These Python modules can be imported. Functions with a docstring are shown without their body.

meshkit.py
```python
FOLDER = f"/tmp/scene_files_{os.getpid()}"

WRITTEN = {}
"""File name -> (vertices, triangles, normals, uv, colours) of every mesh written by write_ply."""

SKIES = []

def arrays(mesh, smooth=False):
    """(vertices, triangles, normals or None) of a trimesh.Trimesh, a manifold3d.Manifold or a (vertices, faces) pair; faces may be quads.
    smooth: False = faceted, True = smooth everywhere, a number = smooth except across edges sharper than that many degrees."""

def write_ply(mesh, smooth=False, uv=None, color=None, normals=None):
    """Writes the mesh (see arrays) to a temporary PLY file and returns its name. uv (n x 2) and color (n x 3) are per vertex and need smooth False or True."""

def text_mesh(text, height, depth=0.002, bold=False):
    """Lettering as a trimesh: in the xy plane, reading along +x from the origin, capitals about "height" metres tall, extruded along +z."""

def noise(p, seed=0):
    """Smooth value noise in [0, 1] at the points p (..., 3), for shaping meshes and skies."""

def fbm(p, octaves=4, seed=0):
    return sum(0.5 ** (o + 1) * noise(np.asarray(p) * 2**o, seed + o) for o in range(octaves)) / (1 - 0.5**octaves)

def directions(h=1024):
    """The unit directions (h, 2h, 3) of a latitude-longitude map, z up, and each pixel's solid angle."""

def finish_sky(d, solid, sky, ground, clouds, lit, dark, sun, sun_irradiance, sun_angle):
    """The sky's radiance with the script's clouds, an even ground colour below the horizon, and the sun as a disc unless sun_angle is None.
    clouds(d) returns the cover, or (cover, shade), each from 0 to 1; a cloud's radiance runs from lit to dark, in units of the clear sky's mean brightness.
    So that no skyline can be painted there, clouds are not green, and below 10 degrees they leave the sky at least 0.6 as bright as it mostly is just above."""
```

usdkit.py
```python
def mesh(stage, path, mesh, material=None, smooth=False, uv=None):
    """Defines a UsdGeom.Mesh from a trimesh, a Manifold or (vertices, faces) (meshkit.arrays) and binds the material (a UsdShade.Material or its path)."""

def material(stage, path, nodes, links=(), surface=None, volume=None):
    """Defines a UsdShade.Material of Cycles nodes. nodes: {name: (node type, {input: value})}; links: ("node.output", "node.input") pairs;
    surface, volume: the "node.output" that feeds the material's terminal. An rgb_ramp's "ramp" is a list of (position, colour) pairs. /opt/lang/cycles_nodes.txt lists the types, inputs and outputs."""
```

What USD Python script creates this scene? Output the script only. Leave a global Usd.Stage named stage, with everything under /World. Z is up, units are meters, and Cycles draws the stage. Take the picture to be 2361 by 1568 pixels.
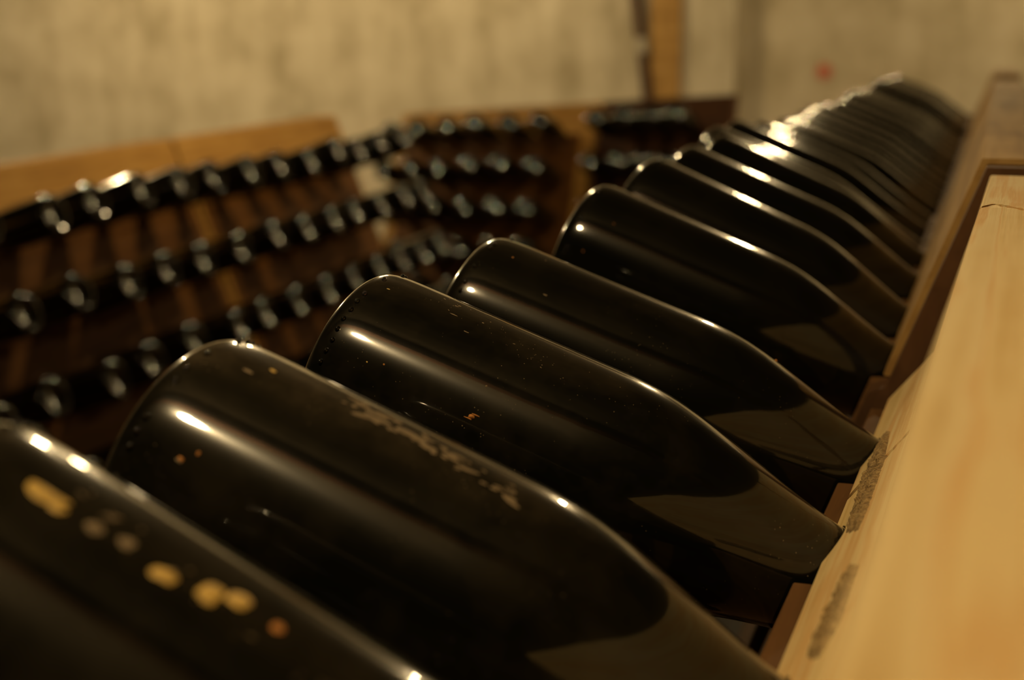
import math, random
import numpy as np, trimesh, manifold3d
from scipy.interpolate import PchipInterpolator
from pxr import Usd, UsdGeom, UsdLux, UsdShade, Gf, Sdf
import usdkit, meshkit

stage = Usd.Stage.CreateInMemory()
UsdGeom.SetStageUpAxis(stage, 'Z')
UsdGeom.Xform.Define(stage, '/World')
UsdGeom.Scope.Define(stage, '/World/Looks')
rng = np.random.default_rng(7)
CAM = np.array([0.0, 0.0, 1.56])

# ------------------------------------------------------------------ camera, exposure
PITCH, YAW = math.radians(11.6154), math.radians(18.4911)
FW = np.array([-math.sin(YAW) * math.cos(PITCH), math.cos(YAW) * math.cos(PITCH), -math.sin(PITCH)])
RT = np.array([math.cos(YAW), math.sin(YAW), 0.0])
UP = np.cross(RT, FW)
camera = UsdGeom.Camera.Define(stage, '/World/camera')
camera.CreateFocalLengthAttr(50.0)
camera.CreateHorizontalApertureAttr(36.0)
camera.CreateVerticalApertureAttr(36.0 * 1568 / 2361)
camera.CreateFStopAttr(7.35)
camera.CreateFocusDistanceAttr(0.585)
camera.CreateClippingRangeAttr(Gf.Vec2f(0.02, 100))
camera.CreateExposureAttr(0.22)
camera.AddTransformOp().Set(Gf.Matrix4d(*RT, 0, *UP, 0, *(-FW), 0, *CAM, 1))

# ------------------------------------------------------------------ pendant bulbs over the aisle, then added fill lamps that brighten the walls
LAMP_COLOR = (1.0, 0.735, 0.365)
LAMPS = [  # x, y, height above the camera, strength
    (-0.53, -0.20, 1.06, 52), (-0.25, 5.80, 1.06, 60), (-1.45, 3.30, 0.70, 27), (-5.30, 6.10, 1.04, 215), (-3.00, 7.30, 1.06, 38), (1.30, 7.40, 1.06, 70)]
LAMP_R = 0.045

# ------------------------------------------------------------------ helpers
taken = {}
def path_for(name, parent=None):
    base = (str(parent.GetPath()) if parent else '/World') + '/' + name
    n = taken.get(base, -1) + 1
    taken[base] = n
    return base if n == 0 else f'{base}_{n:03d}'
def tag(prim, label=None, cat=None, group=None, kind=None):
    for k, v in (('label', label), ('category', cat), ('group', group), ('kind', kind)):
        if v: prim.SetCustomDataByKey(k, v)
    return prim
def part(name, mesh, mat, parent=None, smooth=30, label=None):
    p = usdkit.mesh(stage, path_for(name, parent), mesh, mat, smooth=smooth).GetPrim()
    if label: p.SetCustomDataByKey('label', label)
    return p
def thing(name, label, cat, m=None, group=None):
    x = UsdGeom.Xform.Define(stage, path_for(name))
    if m is not None: x.AddTransformOp().Set(m)
    return tag(x.GetPrim(), label, cat, group)
def matrix(ax, ay, az, o):
    return Gf.Matrix4d(*map(float, ax), 0, *map(float, ay), 0, *map(float, az), 0, *map(float, o), 1)
def box(lo, hi):
    m = trimesh.creation.box(np.subtract(hi, lo)); m.apply_translation((np.array(lo) + hi) / 2.0); return m
def tube(p0, p1, r, n=24):
    return trimesh.creation.cylinder(r, segment=[p0, p1], sections=n)
def lathe_x(profile, n):
    """profile: (t, r) rows; turned about the x axis; closed where r = 0."""
    prof = np.asarray(profile, float); q = np.linspace(0, 2 * np.pi, n, endpoint=False)
    v, f, rings = [], [], []
    for t, r in prof:
        if r < 1e-9:
            rings.append([len(v)] * n); v.append((t, 0, 0))
        else:
            rings.append(list(range(len(v), len(v) + n))); v += [(t, -r * math.sin(a), r * math.cos(a)) for a in q]
    for A, B in zip(rings[:-1], rings[1:]):
        for i in range(n):
            j = (i + 1) % n
            if A[i] != A[j]: f.append((A[i], A[j], B[i]))
            if B[i] != B[j]: f.append((A[j], B[j], B[i]))
    m = trimesh.Trimesh(v, f, process=False)
    if m.volume < 0: m.invert()
    return m
def man(m):
    return manifold3d.Manifold(manifold3d.Mesh(np.asarray(m.vertices, np.float32), np.asarray(m.faces, np.uint32)))
def tri(m):
    k = m.to_mesh(); return trimesh.Trimesh(k.vert_properties[:, :3], k.tri_verts, process=False)
def prism(poly, x0, x1):
    """polygon in (y, z), extruded from x0 to x1."""
    cs = manifold3d.CrossSection([np.asarray(poly, float)], manifold3d.FillRule.NonZero)
    m = cs.extrude(x1 - x0)                                   # (y, z, x)
    return m.transform(np.array([[0, 0, 1, x0], [1, 0, 0, 0], [0, 1, 0, 0]], float))
def round_poly(poly, r):
    cs = manifold3d.CrossSection([np.asarray(poly, float)], manifold3d.FillRule.NonZero)
    return cs.offset(-r, manifold3d.JoinType.Miter).offset(r, manifold3d.JoinType.Round, 2.0, 24).to_polygons()[0]
def seg(p0, p1, r0, r1=None, n=28):
    p0, p1 = np.array(p0, float), np.array(p1, float); L = np.linalg.norm(p1 - p0)
    return man(trimesh.creation.cylinder(r0, segment=[p0, p1], sections=n))

# ------------------------------------------------------------------ materials
L = '/World/Looks/'
def wood(name, ramp, scale=(3, 60, 60), rough=0.7, bump=0.25, knots=True):
    nodes = {'co': ('texture_coordinate', {}), 'mp': ('mapping', {'scale': scale}),
             'oi': ('object_info', {}), 'sh': ('vector_math', {'math_type': 'add'}), 'cx': ('combine_xyz', {}), 'mu': ('math', {'math_type': 'multiply', 'value2': 37.0}),
             'n1': ('noise_texture', {'scale': 1.0, 'detail': 5, 'roughness': 0.6, 'distortion': 0.6}),
             'n2': ('noise_texture', {'scale': 9.0, 'detail': 3}), 'mx': ('mix_float', {'fac': 0.28}),
             'mp2': ('mapping', {'scale': (scale[0] * 8, scale[1] * 8, scale[2] * 8)}), 'n3': ('noise_texture', {'scale': 1.0, 'detail': 4, 'roughness': 0.7}),
             'r': ('rgb_ramp', {'ramp': ramp}), 'b': ('bump', {'strength': bump, 'distance': 0.0012}),
             'p': ('principled_bsdf', {'roughness': rough, 'specular_ior_level': 0.18})}
    links = [('oi.random', 'mu.value1'), ('mu.value', 'cx.x'), ('mu.value', 'cx.y'), ('co.object', 'mp.vector'), ('mp.vector', 'sh.vector1'), ('cx.vector', 'sh.vector2'),
             ('sh.vector', 'n1.vector'), ('co.object', 'n2.vector'), ('n1.fac', 'mx.a'), ('n2.fac', 'mx.b'),
             ('mx.result', 'r.fac'), ('r.color', 'p.base_color'), ('co.object', 'mp2.vector'), ('mp2.vector', 'n3.vector'), ('n3.fac', 'b.height'), ('b.normal', 'p.normal')]
    return usdkit.material(stage, L + name, nodes, links, surface='p.BSDF')
M = {}
M['pine'] = wood('pale_pine', [(0.30, (0.52, 0.32, 0.11)), (0.40, (0.72, 0.52, 0.24)), (0.47, (0.78, 0.60, 0.31)), (0.515, (0.70, 0.42, 0.16)), (0.56, (0.78, 0.58, 0.28)), (0.64, (0.68, 0.46, 0.18)), (0.74, (0.76, 0.56, 0.28))], scale=(0.9, 60, 60))
M['oak'] = wood('brown_oak', [(0.3, (0.13, 0.05, 0.014)), (0.5, (0.27, 0.115, 0.033)), (0.7, (0.36, 0.17, 0.05))])
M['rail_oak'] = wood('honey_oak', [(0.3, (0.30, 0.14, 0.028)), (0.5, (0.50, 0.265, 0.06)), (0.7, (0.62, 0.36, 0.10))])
M['shaded_plank'] = wood('shaded_plank_oak', [(0.3, (0.085, 0.032, 0.007)), (0.5, (0.16, 0.065, 0.014)), (0.7, (0.23, 0.10, 0.024))])  # plank oak darkened to stand for the shade between bottle rows
M['gap_post'] = wood('dark_gap_post', [(0.3, (0.05, 0.024, 0.010)), (0.5, (0.09, 0.042, 0.018)), (0.7, (0.13, 0.062, 0.026))], scale=(20, 20, 20))
M['aged_oak'] = wood('aged_oak', [(0.3, (0.075, 0.034, 0.012)), (0.5, (0.13, 0.062, 0.022)), (0.7, (0.19, 0.095, 0.036))])
M['beam_or_shade_oak'] = wood('beam_or_shade_oak', [(0.3, (0.04, 0.016, 0.006)), (0.5, (0.075, 0.029, 0.010)), (0.7, (0.11, 0.042, 0.015))])  # beam wood; on the far dark rack this colour carries its shade
M['grey_pine'] = wood('worn_pine', [(0.3, (0.24, 0.125, 0.035)), (0.5, (0.40, 0.235, 0.075)), (0.7, (0.50, 0.315, 0.115))], scale=(2.5, 40, 40))
M['scar'] = usdkit.material(stage, L + 'torn_wood', {'co': ('texture_coordinate', {}), 'n': ('noise_texture', {'scale': 420, 'detail': 4, 'roughness': 0.75}), 'r': ('rgb_ramp', {'ramp': [(0.3, (0.10, 0.055, 0.02)), (0.5, (0.30, 0.19, 0.07)), (0.68, (0.50, 0.35, 0.15))]}),
    'b': ('bump', {'strength': 0.9, 'distance': 0.0015}), 'p': ('principled_bsdf', {'roughness': 0.85})},
    [('co.object', 'n.vector'), ('n.fac', 'r.fac'), ('r.color', 'p.base_color'), ('n.fac', 'b.height'), ('b.normal', 'p.normal')], surface='p.BSDF')

def glass(name, dust, seed, top=0.0, ior=1.52, film=0.11, haze=0.17):
    """almost black green glass, filled, with a film of cellar dust and fine specks."""
    nodes = {'co': ('texture_coordinate', {}), 'of': ('vector_math', {'math_type': 'add', 'vector2': (seed * 3.1, seed * 1.7, seed)}),
             'p': ('principled_bsdf', {'base_color': (0.0035, 0.0035, 0.0022), 'roughness': haze, 'ior': ior, 'specular_ior_level': film, 'coat_weight': 0.9, 'coat_roughness': 0.045, 'coat_ior': ior}),
             'd': ('principled_bsdf', {'base_color': (0.42, 0.31, 0.18), 'roughness': 0.8, 'specular_ior_level': 0.2}),
             'n1': ('noise_texture', {'scale': 22, 'detail': 5, 'roughness': 0.65}), 'r1': ('map_range', {'from_min': 0.45, 'from_max': 0.8, 'to_min': 0.0, 'to_max': 0.035 * dust, 'clamp': True}),
             'v': ('voronoi_texture', {'scale': 430}), 'r2': ('map_range', {'from_min': 0.06, 'from_max': 0.10, 'to_min': 1.0, 'to_max': 0.0, 'clamp': True}),
             'n2': ('noise_texture', {'scale': 26, 'detail': 3}), 'r3': ('map_range', {'from_min': 0.50, 'from_max': 0.66, 'to_min': 0.0, 'to_max': 0.55 * dust, 'clamp': True}),
             'm': ('math', {'math_type': 'multiply'}), 's': ('math', {'math_type': 'add', 'use_clamp': True}), 's2': ('math', {'math_type': 'add', 'use_clamp': True}),
             'g': ('geometry', {}), 'sx': ('separate_xyz', {}), 'rz': ('map_range', {'range_type': 'smoothstep', 'from_min': 0.84, 'from_max': 0.995, 'to_min': 0.0, 'to_max': top, 'clamp': True}),
             'n3': ('noise_texture', {'scale': 60, 'detail': 6, 'roughness': 0.7}), 'r4': ('map_range', {'from_min': 0.35, 'from_max': 0.65, 'to_min': 0.25, 'to_max': 1.0, 'clamp': True}), 'mt': ('math', {'math_type': 'multiply'}), 'mix': ('mix_closure', {})}
    links = [('co.object', 'of.vector1'), ('of.vector', 'n1.vector'), ('of.vector', 'v.vector'), ('of.vector', 'n2.vector'), ('n1.fac', 'r1.value'), ('v.distance', 'r2.value'), ('n2.fac', 'r3.value'),
             ('r2.result', 'm.value1'), ('r3.result', 'm.value2'), ('m.value', 's.value1'), ('r1.result', 's.value2'), ('g.normal', 'sx.vector'), ('sx.z', 'rz.value'), ('of.vector', 'n3.vector'), ('n3.fac', 'r4.value'), ('rz.result', 'mt.value1'), ('r4.result', 'mt.value2'), ('s.value', 's2.value1'), ('mt.value', 's2.value2'), ('s2.value', 'mix.fac'), ('p.BSDF', 'mix.closure1'), ('d.BSDF', 'mix.closure2')]
    return usdkit.material(stage, L + name, nodes, links, surface='mix.closure')
M['glass'] = glass('black_green_glass', 0.12, 1, 0.0, 1.6, 0.09, 0.15)
for i in range(5): M[f'glass{i}'] = glass(f'dusty_glass_{"abcde"[i]}', [0.8, 1.0, 1.0, 0.5, 0.35][i], i + 2, [0.09, 0.12, 0.05, 0.03, 0.015][i])
def plain(name, col, rough=0.5, metal=0.0, **kw):
    return usdkit.material(stage, L + name, {'co': ('texture_coordinate', {}), 'n': ('noise_texture', {'scale': kw.get('scale', 60), 'detail': 3}), 'r': ('rgb_ramp', {'ramp': [(0.3, [c * 0.75 for c in col]), (0.7, [min(1, c * 1.2) for c in col])]}),
        'p': ('principled_bsdf', {'roughness': rough, 'metallic': metal})}, [('co.object', 'n.vector'), ('n.fac', 'r.fac'), ('r.color', 'p.base_color')], surface='p.BSDF')
M['cap'] = plain('crown_metal', (0.45, 0.40, 0.30), 0.35, 1.0)
M['amber'] = plain('amber_deposit', (0.62, 0.40, 0.10), 0.5, scale=300)
M['rust'] = plain('rust_crumb', (0.50, 0.20, 0.04), 0.7, scale=300)
M['dust'] = plain('dust_crust', (0.21, 0.15, 0.085), 0.85, scale=300)
M['pipe'] = plain('rusty_pipe', (0.10, 0.055, 0.03), 0.6, 0.3)
M['zinc'] = plain('dull_zinc', (0.42, 0.38, 0.30), 0.5, 0.4)
M['red'] = plain('faded_red', (0.55, 0.20, 0.13), 0.8)
M['enamel'] = plain('lamp_enamel', (0.10, 0.09, 0.08), 0.5)
M['floor'] = plain('cellar_floor', (0.028, 0.022, 0.016), 0.8, scale=4)
def concrete(name, lo, mid, hi, seed):
    return usdkit.material(stage, L + name, {'g': ('geometry', {}), 'm1': ('mapping', {'scale': (3.6, 3.6, 0.9), 'location': (seed, 0, 0)}), 'm2': ('mapping', {'scale': (1.3, 1.3, 1.6), 'location': (0, seed, 3)}),
        'n1': ('noise_texture', {'scale': 1.5, 'detail': 4, 'roughness': 0.55}), 'n2': ('noise_texture', {'scale': 2.2, 'detail': 5, 'roughness': 0.6}), 'mx': ('mix_float', {'fac': 0.5}),
        'r': ('rgb_ramp', {'ramp': [(0.36, lo), (0.5, mid), (0.64, hi)]}), 'b': ('bump', {'strength': 0.3, 'distance': 0.01}), 'p': ('principled_bsdf', {'roughness': 0.85, 'specular_ior_level': 0.2})},
        [('g.position', 'm1.vector'), ('g.position', 'm2.vector'), ('m1.vector', 'n1.vector'), ('m2.vector', 'n2.vector'), ('n1.fac', 'mx.a'), ('n2.fac', 'mx.b'), ('mx.result', 'r.fac'), ('r.color', 'p.base_color'), ('n2.fac', 'b.height'), ('b.normal', 'p.normal')], surface='p.BSDF')
M['wall'] = concrete('cellar_concrete', (0.40, 0.345, 0.24), (0.57, 0.51, 0.39), (0.67, 0.61, 0.49), 1.0)
M['wall_b'] = concrete('cellar_concrete_far', (0.38, 0.32, 0.21), (0.54, 0.47, 0.34), (0.64, 0.57, 0.44), 5.0)
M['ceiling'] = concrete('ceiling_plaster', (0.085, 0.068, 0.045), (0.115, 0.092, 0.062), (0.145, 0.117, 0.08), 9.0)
M['wall_r'] = concrete('darkened_concrete', (0.05, 0.042, 0.028), (0.08, 0.066, 0.045), (0.11, 0.09, 0.062), 12.0)  # unseen walls, colour darkened to keep reflections in the bottles dim
M['bulb'] = usdkit.material(stage, L + 'bulb_glow', {'e': ('emission', {'color': LAMP_COLOR, 'strength': 1.0})}, surface='e.emission')

# ------------------------------------------------------------------ the setting
def struct(name, mesh, mat, label):
    return tag(part(name, mesh, mat, smooth=False), label, None, None, 'structure')
CX_ = -1.485                                                   # corner of the near stretch of wall
struct('floor', box((-8, -6, -0.1), (3, 9.2, 0)), M['floor'], 'dark cellar floor')
struct('ceiling', box((-8, -6, CAM[2] + 1.36), (3, 9.2, CAM[2] + 1.5)), M['ceiling'], 'plastered cellar ceiling')
struct('wall_front', box((-8, 8.6, 0), (CX_, 8.72, CAM[2] + 1.36)), M['wall'], 'board-marked tan concrete wall behind the racks')
struct('wall_back', box((-8, 8.72, 0), (3, 9.2, CAM[2] + 1.36)), M['wall_b'], 'mottled tan cellar wall set further back on the right')
struct('wall_left', box((-8.2, -6, 0), (-8, 9.2, CAM[2] + 1.36)), M['wall_r'], 'dim cellar wall far to the left')
struct('wall_right', box((2.6, -6, 0), (3, 9.2, CAM[2] + 1.36)), M['wall_r'], 'dim cellar wall along the right')
struct('wall_rear', box((-8, -6.2, 0), (3, -6, CAM[2] + 1.36)), M['wall_r'], 'dim cellar wall behind the viewer')
struct('trim_1', box((-8, -0.13, CAM[2] + 1.20), (3, -0.03, CAM[2] + 1.36)), M['beam_or_shade_oak'], 'dark ceiling beam across the cellar')

for i, (lx, ly, lz, power) in enumerate(LAMPS):
    where = ['above the viewer', 'at the far end of the aisle', 'low over the aisle by the left racks', 'behind the left racks, added unseen to brighten the wall', 'by the left end wall, added to brighten it', 'by the right end wall, added to brighten it'][i]
    t = thing('ceiling_lamp', 'round glass bulb lamp hanging ' + where, 'lamp', matrix((1, 0, 0), (0, 1, 0), (0, 0, 1), (lx, ly, CAM[2] + lz)))
    mat = usdkit.material(stage, L + f'bulb_glow_{"abcdefgh"[i]}', {'e': ('emission', {'color': LAMP_COLOR, 'strength': power * 10.0})}, surface='e.emission')
    part('bulb', trimesh.creation.icosphere(3, LAMP_R), mat, t, smooth=True)
    part('socket', tube((0, 0, LAMP_R * 0.85), (0, 0, LAMP_R + 0.06), 0.022), M['enamel'], t)
    part('cord', tube((0, 0, LAMP_R + 0.05), (0, 0, 1.36 - lz), 0.005, 10), M['enamel'], t)

# ------------------------------------------------------------------ the bottle
PROF = np.array([[0, 34], [.8, 38], [3, 41.2], [6, 43], [10, 43.6], [15, 43.88], [23, 44], [118, 44], [128, 43.5], [138, 42.4], [150, 40], [165, 36], [180, 31.8], [195, 27.6], [210, 24], [225, 21], [240, 18.5], [255, 16.5], [270, 15], [282, 14.3]]) / 1000
PC = PchipInterpolator(PROF[:, 0], PROF[:, 1])
def radius(t): return float(PC(np.clip(t, 0, 0.282)))
def bottle_mesh(fine):
    n = 128 if fine else 48
    ts = np.concatenate([[0, .0004, .0008, .0016, .003, .0045, .006, .008, .010, .0125, .015, .0175, .020, .023], np.linspace(.03, .112, 6), np.linspace(.116, .282, 34)]) if fine else np.array([0, .0008, .003, .006, .010, .015, .023, .06, .112, .118, .128, .138, .15, .165, .18, .195, .21, .225, .24, .255, .27, .282])
    punt = [(math.sqrt(.062 ** 2 - r * r) - math.sqrt(.062 ** 2 - .0335 ** 2), r) for r in np.append(0, np.linspace(.002, .0335, 14))][::-1]
    lip = [(.2835, .0155), (.2875, .0155), (.289, .0142), (.297, .0138), (.2985, .012), (.2985, 0)]
    return lathe_x(punt[::-1] + [(t, radius(t)) for t in ts] + lip, n)
def cap_mesh(n):
    q = 21
    body = lathe_x([(.290, .0145), (.2905, .0163), (.296, .0158), (.300, .0145), (.3012, .011), (.3012, 0), (.2995, 0), (.2995, .0143), (.290, .0143), (.290, .0145)], n * 2)
    return body
def on_glass(t, q, lift=0.0):
    r = radius(t) + lift
    return np.array([t, -r * math.sin(q), r * math.cos(q)])
def glass_frame(t, q):
    d = float(PC.derivative()(np.clip(t, 0, .28)))
    nrm = np.array([-d, -math.sin(q), math.cos(q)]); nrm /= np.linalg.norm(nrm)
    tan = np.cross(nrm, [0, -math.cos(q), -math.sin(q)]); tan /= np.linalg.norm(tan)
    return nrm, tan, np.cross(nrm, tan)
def blob(t, q, lx, ly, h, seed, rot=0.0):
    """a crust of deposit lying on the glass: an uneven dome."""
    n = 18; rings = [0, .35, .65, .85, 1.0]; v = []; f = []
    nrm, ta, bi = glass_frame(t, q); o = on_glass(t, q)
    cr, sr = math.cos(rot), math.sin(rot); ta, bi = ta * cr + bi * sr, bi * cr - ta * sr
    for k, rr in enumerate(rings):
        for i in range(1 if k == 0 else n):
            a = 2 * math.pi * i / n
            w = 0.65 + 0.7 * float(meshkit.noise(np.array([math.cos(a) * 1.6 + seed, math.sin(a) * 1.6, seed * 1.3])))
            x, y = lx * rr * w * math.cos(a), ly * rr * w * math.sin(a)
            rad = radius(t)
            z = -(y * y) / (2 * rad) if abs(bi[0]) < 0.5 else -(x * x + y * y) / (2 * rad)
            z += h * (1 - rr ** 2) * (0.6 + 0.8 * float(meshkit.noise(np.array([x * 900, y * 900, seed])))) - 0.0002 * rr
            v.append(o + ta * x + bi * y + nrm * z)
    for i in range(n): f.append((0, 1 + i, 1 + (i + 1) % n))
    for k in range(len(rings) - 2):
        for i in range(n):
            a, b = 1 + k * n + i, 1 + k * n + (i + 1) % n
            f += [(a, a + n, b), (b, a + n, b + n)]
    m = trimesh.Trimesh(v, f, process=False)
    if (m.face_normals[0] @ nrm) < 0: m.invert()
    return m
def dots_mesh(seed, fine=True):
    r = random.Random(seed); out = []
    q = 0.0
    while q < 2 * math.pi - 0.1:
        q += math.radians(6.6)
        if r.random() < 0.3: continue
        t = .0088 + r.uniform(-.0004, .0004); nrm, ta, bi = glass_frame(t, q)
        s = trimesh.creation.icosphere(2 if fine else 1, 1.0); s.vertices *= [.0010, .0013, .0012]
        T = np.eye(4); T[:3, 0], T[:3, 1], T[:3, 2], T[:3, 3] = ta, bi, nrm, on_glass(t, q)
        s.apply_transform(T); out.append(s)
    return trimesh.util.concatenate(out)
FINE, CAPM = bottle_mesh(True), cap_mesh(21)
COARSE = bottle_mesh(False)
def axis_vec(phi, psi): return np.array([math.cos(phi) * math.cos(psi), math.cos(phi) * math.sin(psi), -math.sin(phi)])
def bottle_matrix(base, a):
    a = a / np.linalg.norm(a); e2 = np.cross(a, [0, 0, 1.0]); e2 /= np.linalg.norm(e2); e1 = np.cross(e2, a)
    return matrix(a, -e2, e1, base)

# ------------------------------------------------------------------ riddling racks
LEAN, PITCH_V, PITCH_L, FRONT = 0.3706, 0.134, 0.165, 0.006
PITCH_NEAR = PITCH_V; reach = {}
def frame(ang, tilt=0.0):
    c, s = math.cos(ang), math.sin(ang); ct, st = math.cos(tilt), math.sin(tilt)
    return np.array([[c * ct, s * ct, st], [-s, c, 0], [-c * st, -s * st, ct]])
def rack(name, label, origin, ang, length, axes, cut=0.0, rows=9, mats=('oak', 'oak', 'oak'), crack=None, stile=0.03, extra=None, pv=PITCH_V, tilt=0.0, end_post=False, waney=False):
    """A-frame riddling rack. Local x runs along the row, y towards the bottle bottoms, z up; the origin lies below the front top edge.
    axes: (row, point, direction) of each bottle in local coordinates, for its hole."""
    H = origin[2]; R = frame(ang, tilt); PITCH_V = pv
    t = thing(name, label, 'rack', matrix(R[0], R[1], R[2], (origin[0], origin[1], 0)))
    Y = lambda h: LEAN * h
    h0, h1 = cut, 0.1244
    rail = [(Y(h0), H - h0), (Y(h1) + .0001, H - h1), (-.006, H - h1), (-.058, H - h0 - .06), (-.058, H - h0)]
    if waney: rail.insert(1, (.0221, H - .0944))
    rp = round_poly(rail[::-1], .0012)
    m = prism(rp, 0, length)
    if not cut and pv == PITCH_NEAR:
        neck = lathe_x([(.17, 0)] + [(q, radius(q) + .0012) for q in np.linspace(.17, .282, 12)] + [(.31, .0165), (.31, 0)], 40)
        for row, p, d, r in axes:
            if row == 0:
                k = neck.copy(); e2 = np.cross(d, [0, 0, 1.0]); e2 /= np.linalg.norm(e2); T = np.eye(4)
                T[:3, 0], T[:3, 1], T[:3, 2] = d, -e2, np.cross(e2, d); T[:3, 3] = np.array(p) - np.array(d) * reach[tuple(np.round(p, 6))]
                k.apply_transform(T); m = m - man(k)
    if crack is None: part('top_rail', tri(m), M[mats[0]], t)
    else:                                                      # a ragged crack right across the rail near its end
        rc = np.random.default_rng(5); ys = np.linspace(.07, -.08, 120)
        arc = crack + np.interp(ys, [-.08, -.017, -.011, -.005, 0, .05, .07], [-.05, -.006, .004, .012, -.002, -.03, -.04])
        arc = arc + .0012 * np.cumsum(rc.normal(0, .35, 120)) * .5
        wd = .0022 + .0035 * rc.random(120)
        poly = np.vstack([np.stack([arc - wd, ys], 1), np.stack([arc + wd, ys], 1)[::-1]])
        cutter = manifold3d.CrossSection([poly], manifold3d.FillRule.NonZero).extrude(.3).translate([0, 0, H - .2])
        pieces = sorted((m - cutter).decompose(), key=lambda k: k.bounding_box()[0])
        pieces = [k for k in pieces if k.volume() > 1e-6]
        part('top_rail', tri(pieces[0]), M[mats[0]], t); part('end_block', tri(pieces[-1]), M[mats[0]], t)
    nrm = np.array([0, 1, LEAN]); nrm /= np.linalg.norm(nrm)
    for i in range(rows):
        ha, hb = .1285 + PITCH_V * i, .1285 + PITCH_V * (i + 1) - .006
        if H - hb < .03: break
        f = FRONT
        poly = [(Y(ha) + f, H - ha), (Y(hb) + f, H - hb), (Y(hb) + f - .037, H - hb), (Y(ha) + f - .037, H - ha)]
        m = prism(round_poly(poly[::-1], .001), 0, length)
        for (row, p, d, r) in axes:
            if row == i: m = m - seg(np.array(p) - np.array(d) * .06, np.array(p) + np.array(d) * .12, r)
            elif row == i + 1 or row == i - 1: m = m - seg(np.array(p) - np.array(d) * .06, np.array(p) + np.array(d) * .12, r) if abs(p[2] - (H - (hb if row > i else ha))) < r else m
        part('plank', tri(m), M[mats[1]], t)
    for x0 in (-stile, length):                                # side posts
        hb = H - .005
        poly = [(Y(h0) , H - h0 - .001), (Y(hb) + .012, .0), (Y(hb) - .045, .0), (Y(h0) - .045, H - h0 - .001)]
        if stile > 0: part('post', tri(prism(poly[::-1], x0 + .0005, x0 + stile - .0005)), M[mats[2]], t)
    if end_post:                                               # dark post added to draw the dark line where the two racks meet
        pp = [(Y(.003) - .004, H - .003), (Y(.125) - .004, H - .125), (Y(.129) + .004, H - .129), (Y(H) + .004, 0), (Y(H) - .045, 0), (Y(.003) - .05, H - .003)]
        part('post', tri(prism(pp[::-1], -.026, -.0005)), M['gap_post'], t, label='dark end post')
    for i in range(rows):                                      # back half of the A-frame: plain planks
        ha, hb = .10 + PITCH_V * i, .10 + PITCH_V * (i + 1) - .008
        if H - hb < .03: break
        yb = lambda h: -.045 - LEAN * h
        part('back_plank', tri(prism([(yb(ha), H - ha), (yb(hb), H - hb), (yb(hb) + .03, H - hb), (yb(ha) + .03, H - ha)], 0, length)), M[mats[1]], t)
    return t
def to_local(P, origin, ang):
    d = np.array(P, float) - [origin[0], origin[1], 0]; c, s = math.cos(ang), math.sin(ang)
    return np.array([d[0] * c + d[1] * s, -d[0] * s + d[1] * c, d[2]])
def dir_local(v, ang):
    c, s = math.cos(ang), math.sin(ang); return np.array([v[0] * c + v[1] * s, -v[0] * s + v[1] * c, v[2]])
def dir_world(v, ang, tilt=0.0):
    return np.array(v) @ frame(ang, tilt)
def entry(base, a, H):
    """where the axis crosses the front of the planks (local coordinates); returns t and the point."""
    base, a = np.array(base), np.array(a)
    # y - FRONT = LEAN * (H - z)
    k = (FRONT + LEAN * (H - base[2]) - base[1]) / (a[1] + LEAN * a[2])
    return k, base + a * k
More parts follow.
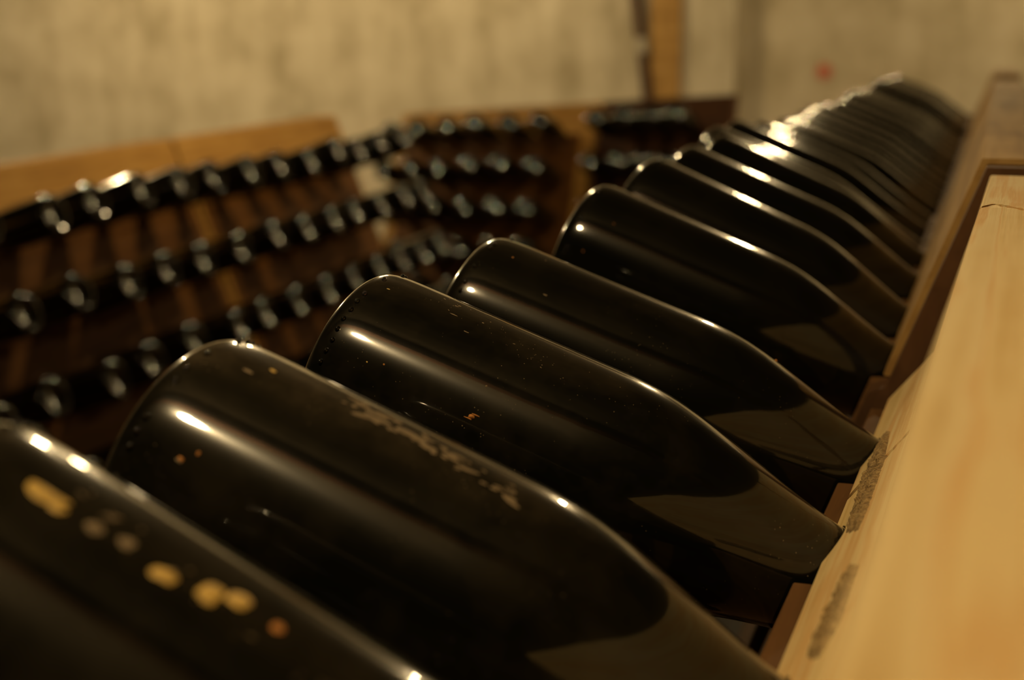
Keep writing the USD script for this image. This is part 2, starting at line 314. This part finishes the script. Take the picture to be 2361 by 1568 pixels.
def slot_pose(u, row, H, jt=0.0, phi=20.0, psi=0.0, pv=PITCH_V):
    """a bottle standing in hole (u, row) of a rack: base and direction in local coordinates."""
    h = .1455 + pv * row; y = LEAN * h + FRONT
    ph, ps = math.radians(phi), math.radians(psi)
    a = np.array([math.sin(ps) * math.cos(ph), -math.cos(ps) * math.cos(ph), -math.sin(ph)])
    tt = .240 + jt
    return np.array([u, y, H - h]) - a * tt, a, tt

ORD = ['first', 'second', 'third', 'fourth', 'fifth', 'sixth', 'seventh', 'eighth', 'ninth', 'tenth', 'eleventh', 'twelfth', 'thirteenth', 'fourteenth', 'fifteenth', 'sixteenth', 'seventeenth', 'eighteenth', 'nineteenth', 'twentieth', 'twenty-first', 'twenty-second', 'twenty-third', 'twenty-fourth', 'twenty-fifth', 'twenty-sixth', 'twenty-seventh', 'twenty-eighth']
coarse_first = [None]
def coarse_bottle(base, a, label, group):
    m = bottle_matrix(base, a)
    if coarse_first[0] is None:
        t = thing('champagne_bottle', label, 'bottle', m, group)
        part('glass_body', COARSE, M['glass'], t, smooth=50)
        part('crown_cap', cap_mesh(10), M['cap'], t)
        coarse_first[0] = t
        return t
    t = thing('champagne_bottle', label, 'bottle', m, group)
    t.GetReferences().AddInternalReference(coarse_first[0].GetPath()); t.SetInstanceable(True)
    for k, v in (('label', label), ('category', 'bottle'), ('group', group)): t.SetCustomDataByKey(k, v)
    return t

# poses of the near row, measured: base relative to the camera, tilt below level, turn
NEAR = {'0': ((-.2379, .256, -.1207), 25.17, -.49), 'A': ((-.2508, .3953, -.1312), 19.29, -4.56), 'B': ((-.2581, .5456, -.1329), 18.28, -4.65), 'C': ((-.2514, .6728, -.1331), 18.48, -3.56),
        'D': ((-.2497, .8703, -.123), 20.69, -3.54), 'E': ((-.2453, .9968, -.1145), 22.42, -6.5), 'F': ((-.2484, 1.1309, -.1143), 22.66, -.28), 'G': ((-.255, 1.3017, -.1144), 23.4, -.3)}
NEAR_LABEL = {'0': 'dark bottle nearest the viewer, mottled with yellow crusts, cut by the lower left corner',
              'A': 'dark bottle second from the viewer with dusty crust along its top edge',
              'B': 'sharply focused dark bottle with orange spidery speck on its side',
              'C': 'dark glossy bottle just behind the sharply focused one',
              'D': 'dark bottle fifth from the viewer, first of the second near rack',
              'E': 'dark bottle sixth from the viewer in the near row, slightly blurred',
              'F': 'dark bottle seventh from the viewer in the near row, blurred',
              'G': 'dark bottle eighth from the viewer in the near row, blurred'}
GROUP_NEAR = 'bottles in the top row of the near racks'
def near_axes(keys, origin, ang):
    out = []
    for k in keys:
        b, ph, ps = NEAR[k]; a = axis_vec(math.radians(ph), math.radians(ps))
        bl, al = to_local(CAM + np.array(b), origin, ang), dir_local(a, ang)
        tt, p = entry(bl, al, origin[2]); reach[tuple(np.round(p, 6))] = tt; out.append((0, p, al, radius(tt - .012) + .0012))
    return out

# --- near rack 1 (pale pine) and its four measured bottles
A1 = math.radians(90 - 1.22); O1 = (CAM[0] - .0025 - math.sin(math.radians(1.22)) * .74, -.12, CAM[2] - .0643)
O1_LEN = .775 + .12
def second_rows(origin, ang, us, rows, seed, first=1):
    r = np.random.default_rng(seed); res = []
    for row in range(first, first + rows):
        for u in us:
            b, a, tt = slot_pose(u, row, origin[2], r.uniform(-.008, .008), 20 + r.uniform(-1, 1), r.uniform(-2.5, 2.5))
            res.append((row, u, b, a, tt))
    return res
low = second_rows(O1, A1, [.375, .515, .66, .80], 1, 3)
rack('riddling_rack', 'pale pine riddling rack nearest the viewer, its top rail filling the right edge', O1, A1, O1_LEN,
     near_axes('0ABC', O1, A1) + [(r_, b + a * tt, a, radius(tt - .012) + .0012) for r_, u, b, a, tt in low], mats=('pine', 'aged_oak', 'aged_oak'), crack=.62 + .12, stile=0, waney=True)
near_rack = stage.GetPrimAtPath('/World/riddling_rack')
# --- the racks that follow it down the aisle
A2 = math.radians(90)
def along(y): return (CAM[0] - .004, y, CAM[2] - .0587 - (.013 if 1.6 < y < 3.4 else 0))
row_racks = [(.816, .86, ['D', 'E', 'F', 'G'], [1.435, 1.57]), (1.69, .86, [], [1.77, 1.905, 2.04, 2.175, 2.31, 2.445]), (2.58, .86, [], [2.66, 2.795, 2.93, 3.065, 3.20, 3.335]), (3.47, .86, [], [3.55, 3.685, 3.82, 3.955, 4.09, 4.225])]
count = 8
for k, (y0, ln, keys, ys) in enumerate(row_racks):
    O = along(y0); ax = near_axes(keys, O, A2) if keys else []
    r = np.random.default_rng(20 + k); todo = []
    for y in ys:
        b, a, tt = slot_pose(y - y0, 0, O[2], r.uniform(-.006, .006), 22 + r.uniform(-1.5, 1.5), r.uniform(-2.5, 2.5))
        ax.append((0, b + a * tt, a, radius(tt - .012) + .0012)); todo.append((b, a)); reach[tuple(np.round(b + a * tt, 6))] = tt
    if k == 0:
        for row, u, b, a, tt in second_rows(O, A2, [.07, .2, .335, .5, .635, .77], 1, 40):
            ax.append((row, b + a * tt, a, radius(tt - .012) + .0012)); todo.append((b, a))
    rack('riddling_rack', ['pine riddling rack second from the viewer, behind the cracked rail end', 'pine riddling rack third along the near row', 'pine riddling rack fourth along the near row, blurred', 'pine riddling rack farthest along the near row, a dark blur'][k], O, A2, ln, ax, mats=('grey_pine', 'aged_oak', 'aged_oak'), stile=0, end_post=(k == 0))
    for j, (b, a) in enumerate(todo):
        P = dir_world(b, A2) + [O[0], O[1], 0]
        if j < len(ys):
            count += 1
            lab = f'dark blurred bottle, {ORD[count - 1]} from the viewer in the top near row'
            coarse_bottle(P, dir_world(a, A2), lab, GROUP_NEAR)
        else:
            coarse_bottle(P, dir_world(a, A2), f'dark bottle in the second row of the second near rack, {ORD[j - len(ys)]} from the viewer', 'bottles in the second row of the near racks')
for j, (row, u, b, a, tt) in enumerate(low):
    coarse_bottle(dir_world(b, A1) + [O1[0], O1[1], 0], dir_world(a, A1), f'dark bottle in the second row of the nearest rack, {ORD[j]} from the viewer', 'bottles in the second row of the near racks')

DEPOSITS = {  # (t mm, angle deg, half length mm, half width mm, height mm, material)
    '0': [(33, 9, 6.5, 2.6, .5, 'amber'), (37, 11, 3.0, 1.6, .4, 'amber'), (46.1, 10, 3.0, 2.2, .35, 'dust'), (54.1, 8, 2.8, 2.4, .3, 'dust'), (65.6, 11, 3.6, 2.3, .6, 'amber'), (75.7, 7.5, 2.6, 4.0, .6, 'amber'), (81.2, 3.5, 3.4, 3.2, .6, 'amber'), (91.7, 4.5, 2.0, 2.0, .4, 'rust')],
    'A': [(29.1, 3.5, 1.5, 1.0, .4, 'amber'), (30.1, 56, .8, .8, .4, 'rust'), (26.1, 61, 1.2, .9, .4, 'rust'), (25.6, 62, 2.0, .7, .2, 'dust'), (24, 12, 3.5, 1.4, .12, 'dust')],
    'B': [(76.2, 65.5, 1.4, 1.0, .7, 'rust'), (77.5, 64, 2.2, .35, .4, 'rust'), (75.5, 67, 2.2, .3, .4, 'rust'), (15, 15, 1.0, .5, .3, 'amber'), (27.1, 62.5, .5, .5, .3, 'amber'), (45.1, 12.5, 3.0, .5, .2, 'dust'), (55, 22, 2.0, .4, .2, 'dust'), (75.7, 48, .6, .5, .3, 'dust'), (34, 60, .6, .5, .3, 'rust')],
    'C': [(21.5, 20, .8, .6, .3, 'rust'), (47.1, 39.5, 1.6, .6, .2, 'dust'), (35.1, 7, .7, .5, .2, 'dust'), (155.8, 343, .8, .9, .6, 'rust')],
    'D': [(28.6, 46.5, .9, .4, .2, 'rust'), (19.5, 77.5, .7, .6, .2, 'rust')]}
near_names = {}
for i, k in enumerate(NEAR):
    b, ph, ps = NEAR[k]
    t = thing('champagne_bottle', NEAR_LABEL[k], 'bottle', bottle_matrix(CAM + np.array(b), axis_vec(math.radians(ph), math.radians(ps))), GROUP_NEAR)
    near_names[k] = t.GetName()
    part('glass_body', FINE, M[f'glass{min(i, 4)}'], t, smooth=50)
    part('heel_dots', dots_mesh(i, True), M[f'glass{min(i, 4)}'], t, smooth=True)
    part('crown_cap', CAPM, M['cap'], t)
    for n, (tm, q, lx, ly, h, mt) in enumerate(DEPOSITS.get(k, [])):
        part('deposit', blob(tm / 1000, math.radians(q), lx / 1000, ly / 1000, h / 1000, n * 1.7 + i), M[mt], t, smooth=True,
             label={'amber': 'yellow amber crust', 'rust': 'small orange crumb', 'dust': 'dull brown dust crust'}[mt])

def crust(seed, n, t0, t1, q0, q1, big):
    r = random.Random(seed); out = []
    for k in range(n):
        f = r.random(); t = t0 + (t1 - t0) * f; q = q0 + (q1 - q0) * (f * .5 + .5 * r.random())
        sz = big * (.25 + r.random() ** 3)
        out.append(blob(t / 1000, math.radians(q), sz * r.uniform(.8, 2.6) / 1000, sz * r.uniform(.4, 1) / 1000, .00025, seed + k, r.uniform(-.5, .5)))
    return trimesh.util.concatenate(out)
for k, (n, t0, t1, q0, q1, big) in {'A': (60, 52, 118, 350, 372, 2.8), 'B': (40, 30, 90, 352, 384, .45), '0': (40, 30, 110, -5, 20, .8)}.items():
    p = stage.GetPrimAtPath(f"/World/{near_names[k]}")
    part('dust_crust', crust(11, n, t0, t1, q0, q1, big), M['dust'], p, smooth=True, label='crumbs of dull brown dust').SetCustomDataByKey('kind', 'stuff')

# torn patches on the front of the near rail (along the row, and across its sloping lower edge from 0 to 1)
def scar(left, right, seed):
    n, m = 90, 30; v, f = [], []
    nv = np.array([0, .03, .024]); nv /= np.linalg.norm(nv)
    left, right = np.array(left), np.array(right)
    at = lambda c, s: np.array([np.interp(s, np.linspace(0, 1, len(c)), c[:, k]) for k in (0, 1)])
    for i in range(n + 1):
        s = i / n; a, b = at(left, s), at(right, s)
        wob = .12 * (float(meshkit.noise(np.array([s * 9, seed, .5]))) - .5)
        for j in range(m + 1):
            q = j / m; u, w = a + (b - a) * (q * (1 + wob) - wob / 2)
            p = np.array([u, .0461 - .024 * w, O1[2] - .1244 + .03 * w])
            edge = min(1, 6 * q, 6 * (1 - q), 8 * s + .1, 8 * (1 - s) + .1)
            d = -.0008 + edge * (.0005 + .0035 * float(meshkit.fbm(p * 420, 4, seed)))
            v.append(p + nv * d)
    for i in range(n):
        for j in range(m):
            a = i * (m + 1) + j; f += [(a, a + m + 1, a + 1), (a + 1, a + m + 1, a + m + 2)]
    k = trimesh.Trimesh(v, f, process=False)
    if k.face_normals[len(f) // 2] @ nv < 0: k.invert()
    return k
part('torn_patch', scar([[.796, .40], [.7519, .27], [.7266, .235], [.6707, .306], [.6356, .34]], [[.7862, .49], [.7128, .656], [.6845, .68], [.644, .677], [.618, .614]], 3), M['scar'], near_rack, smooth=20, label='rough torn patch of brown wood')
part('torn_patch', scar([[.569, .84], [.5687, .72], [.5573, .614], [.540, .575], [.525, .517], [.5067, .517]], [[.5665, .872], [.5597, .875], [.532, .875], [.5154, .88], [.5078, .83], [.4973, .714]], 8), M['scar'], near_rack, smooth=20, label='blurred rough torn patch of brown wood')

# ------------------------------------------------------------------ racks across the aisle
def far_rack(label, place, group, origin, ang, us, rows, cut, mats, length, seed, stile=.03, hole_rows=7, tilt=0.0):
    r = np.random.default_rng(seed); ax = []; todo = []
    for row in range(hole_rows):
        for c, u in enumerate(us):
            b, a, tt = slot_pose(u, row, origin[2], r.uniform(-.008, .008), 20 + r.uniform(-2, 2), r.uniform(-3, 3), PITCH_L)
            ax.append((row, b + a * tt, a, radius(tt - .012) + .0012))
            if row < rows: todo.append((row, c, b, a))
    rack('riddling_rack', label, origin, ang, length, ax, cut=cut, mats=mats, stile=stile, pv=PITCH_L, tilt=tilt, rows=hole_rows)
    n = len(us)
    for row, c, b, a in todo:
        rowname = ['top row', 'second row', 'third row', 'fourth row', 'fifth row', 'sixth row', 'seventh row'][row]
        coarse_bottle(dir_world(b, ang, tilt) + [origin[0], origin[1], 0], dir_world(a, ang, tilt), f'dark blurred bottle, {rowname}, {ORD[n - 1 - c]} from left in {place}', group)
S = .165; XB = -1.81
RACK2 = [[-2.285, 5.782, -0.342], [-1.682, 5.617, -0.298]]
def left_rack(y_first, n, drop, label, place, group, seed, rows):
    # local x points to -y, so the first local column is the farthest; drop: of the top row's base centres below the camera, at the far column
    y_far = y_first + S * (n - 1)
    O = (XB - .255, y_far + .065, CAM[2] - drop + .072)
    far_rack(label, place, group, O, math.radians(-90), [.065 + S * i for i in range(n)], rows, 0.0, ('rail_oak', 'shaded_plank', 'rail_oak'), .13 + S * (n - 1), seed, stile=.02, tilt=math.radians(-1.3))
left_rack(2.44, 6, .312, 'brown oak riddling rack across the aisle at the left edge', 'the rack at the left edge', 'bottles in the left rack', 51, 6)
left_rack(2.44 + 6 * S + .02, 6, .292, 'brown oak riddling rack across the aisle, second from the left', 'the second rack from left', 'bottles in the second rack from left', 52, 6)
left_rack(2.44 - 3 * S - .02, 3, .333, 'brown oak riddling rack cut off by the left edge of the picture', 'the rack cut off at far left', 'bottles in the rack cut off at left', 53, 5)
def facing_rack(pl, pr, n, label, place, group, mats, seed, rows, extra_left=0, stile=.06):
    """pl, pr: base centres of the leftmost and rightmost bottle of the top row as seen, relative to the camera."""
    pl, pr = CAM + np.array(pl), CAM + np.array(pr); d = pr - pl; s = math.hypot(d[0], d[1]) / (n - 1)
    e = d[:2] / math.hypot(d[0], d[1]); ang = math.atan2(-e[1], -e[0])
    nrm = np.array([-math.sin(ang), math.cos(ang)])
    H = pr[2] + .072; tilt = math.atan2(pl[2] - pr[2], math.hypot(d[0], d[1]))   # the floor is uneven
    start = pr[:2] + e * .07 - nrm * .258
    far_rack(label, place, group, (start[0], start[1], H), ang, [.07 + s * i for i in range(n + extra_left)], rows, 0.0, mats, .14 + s * (n - 1 + extra_left), seed, stile=stile, tilt=tilt)
facing_rack(RACK2[0], RACK2[1], 5, 'brown oak riddling rack standing at an angle beyond the left racks', 'the angled rack mid picture', 'bottles in the angled rack', ('rail_oak', 'shaded_plank', 'rail_oak'), 61, 5, extra_left=1)
r2a, r2b = np.array(RACK2[0]), np.array(RACK2[1]); r2e = (r2b - r2a) / math.hypot(*(r2b - r2a)[:2])
facing_rack(r2b + r2e * .285, r2b + r2e * (.285 + .345), 4, 'riddling rack with shade put into its dark brown wood, left of the wall corner', 'the dark shaded rack', 'bottles in the dark rack', ('beam_or_shade_oak', 'beam_or_shade_oak', 'beam_or_shade_oak'), 62, 4)

# ------------------------------------------------------------------ things on the wall
t = thing('pipe', 'dark rusty pipe with pale coupling running up the wall', 'pipe', matrix((1, 0, 0), (0, 1, 0), (0, 0, 1), (-1.810, 8.555, 0)))
top = np.array([-0.422, 0, CAM[2] + 1.36]); foot = np.array([0, 0, 0.0]); at = lambda z: foot + (top - foot) * (z / top[2])
part('pipe_run', tube(at(0.0), at(CAM[2] + 1.355), .032), M['pipe'], t)
part('coupling', tube(at(1.528), at(1.618), .042), M['zinc'], t)
t = thing('wall_board', 'narrow upright orange-tinged board on the wall beside the pipe', 'board', matrix((1, 0, 0), (0, 1, 0), (0, 0, 1), (-1.894, 8.58, 1.0)))
part('board', box((-.09, -.018, 0), (.09, .019, 1.7)), M['grey_pine'], t)
t = thing('wall_tag', 'small faded red tag on the back wall', 'tag', matrix((1, 0, 0), (0, 1, 0), (0, 0, 1), (-0.966, 8.719, 1.422)))
part('plate', tri(man(trimesh.creation.cylinder(.05, segment=[(0, 0, 0), (0, -.008, 0)], sections=32))), M['red'], t)
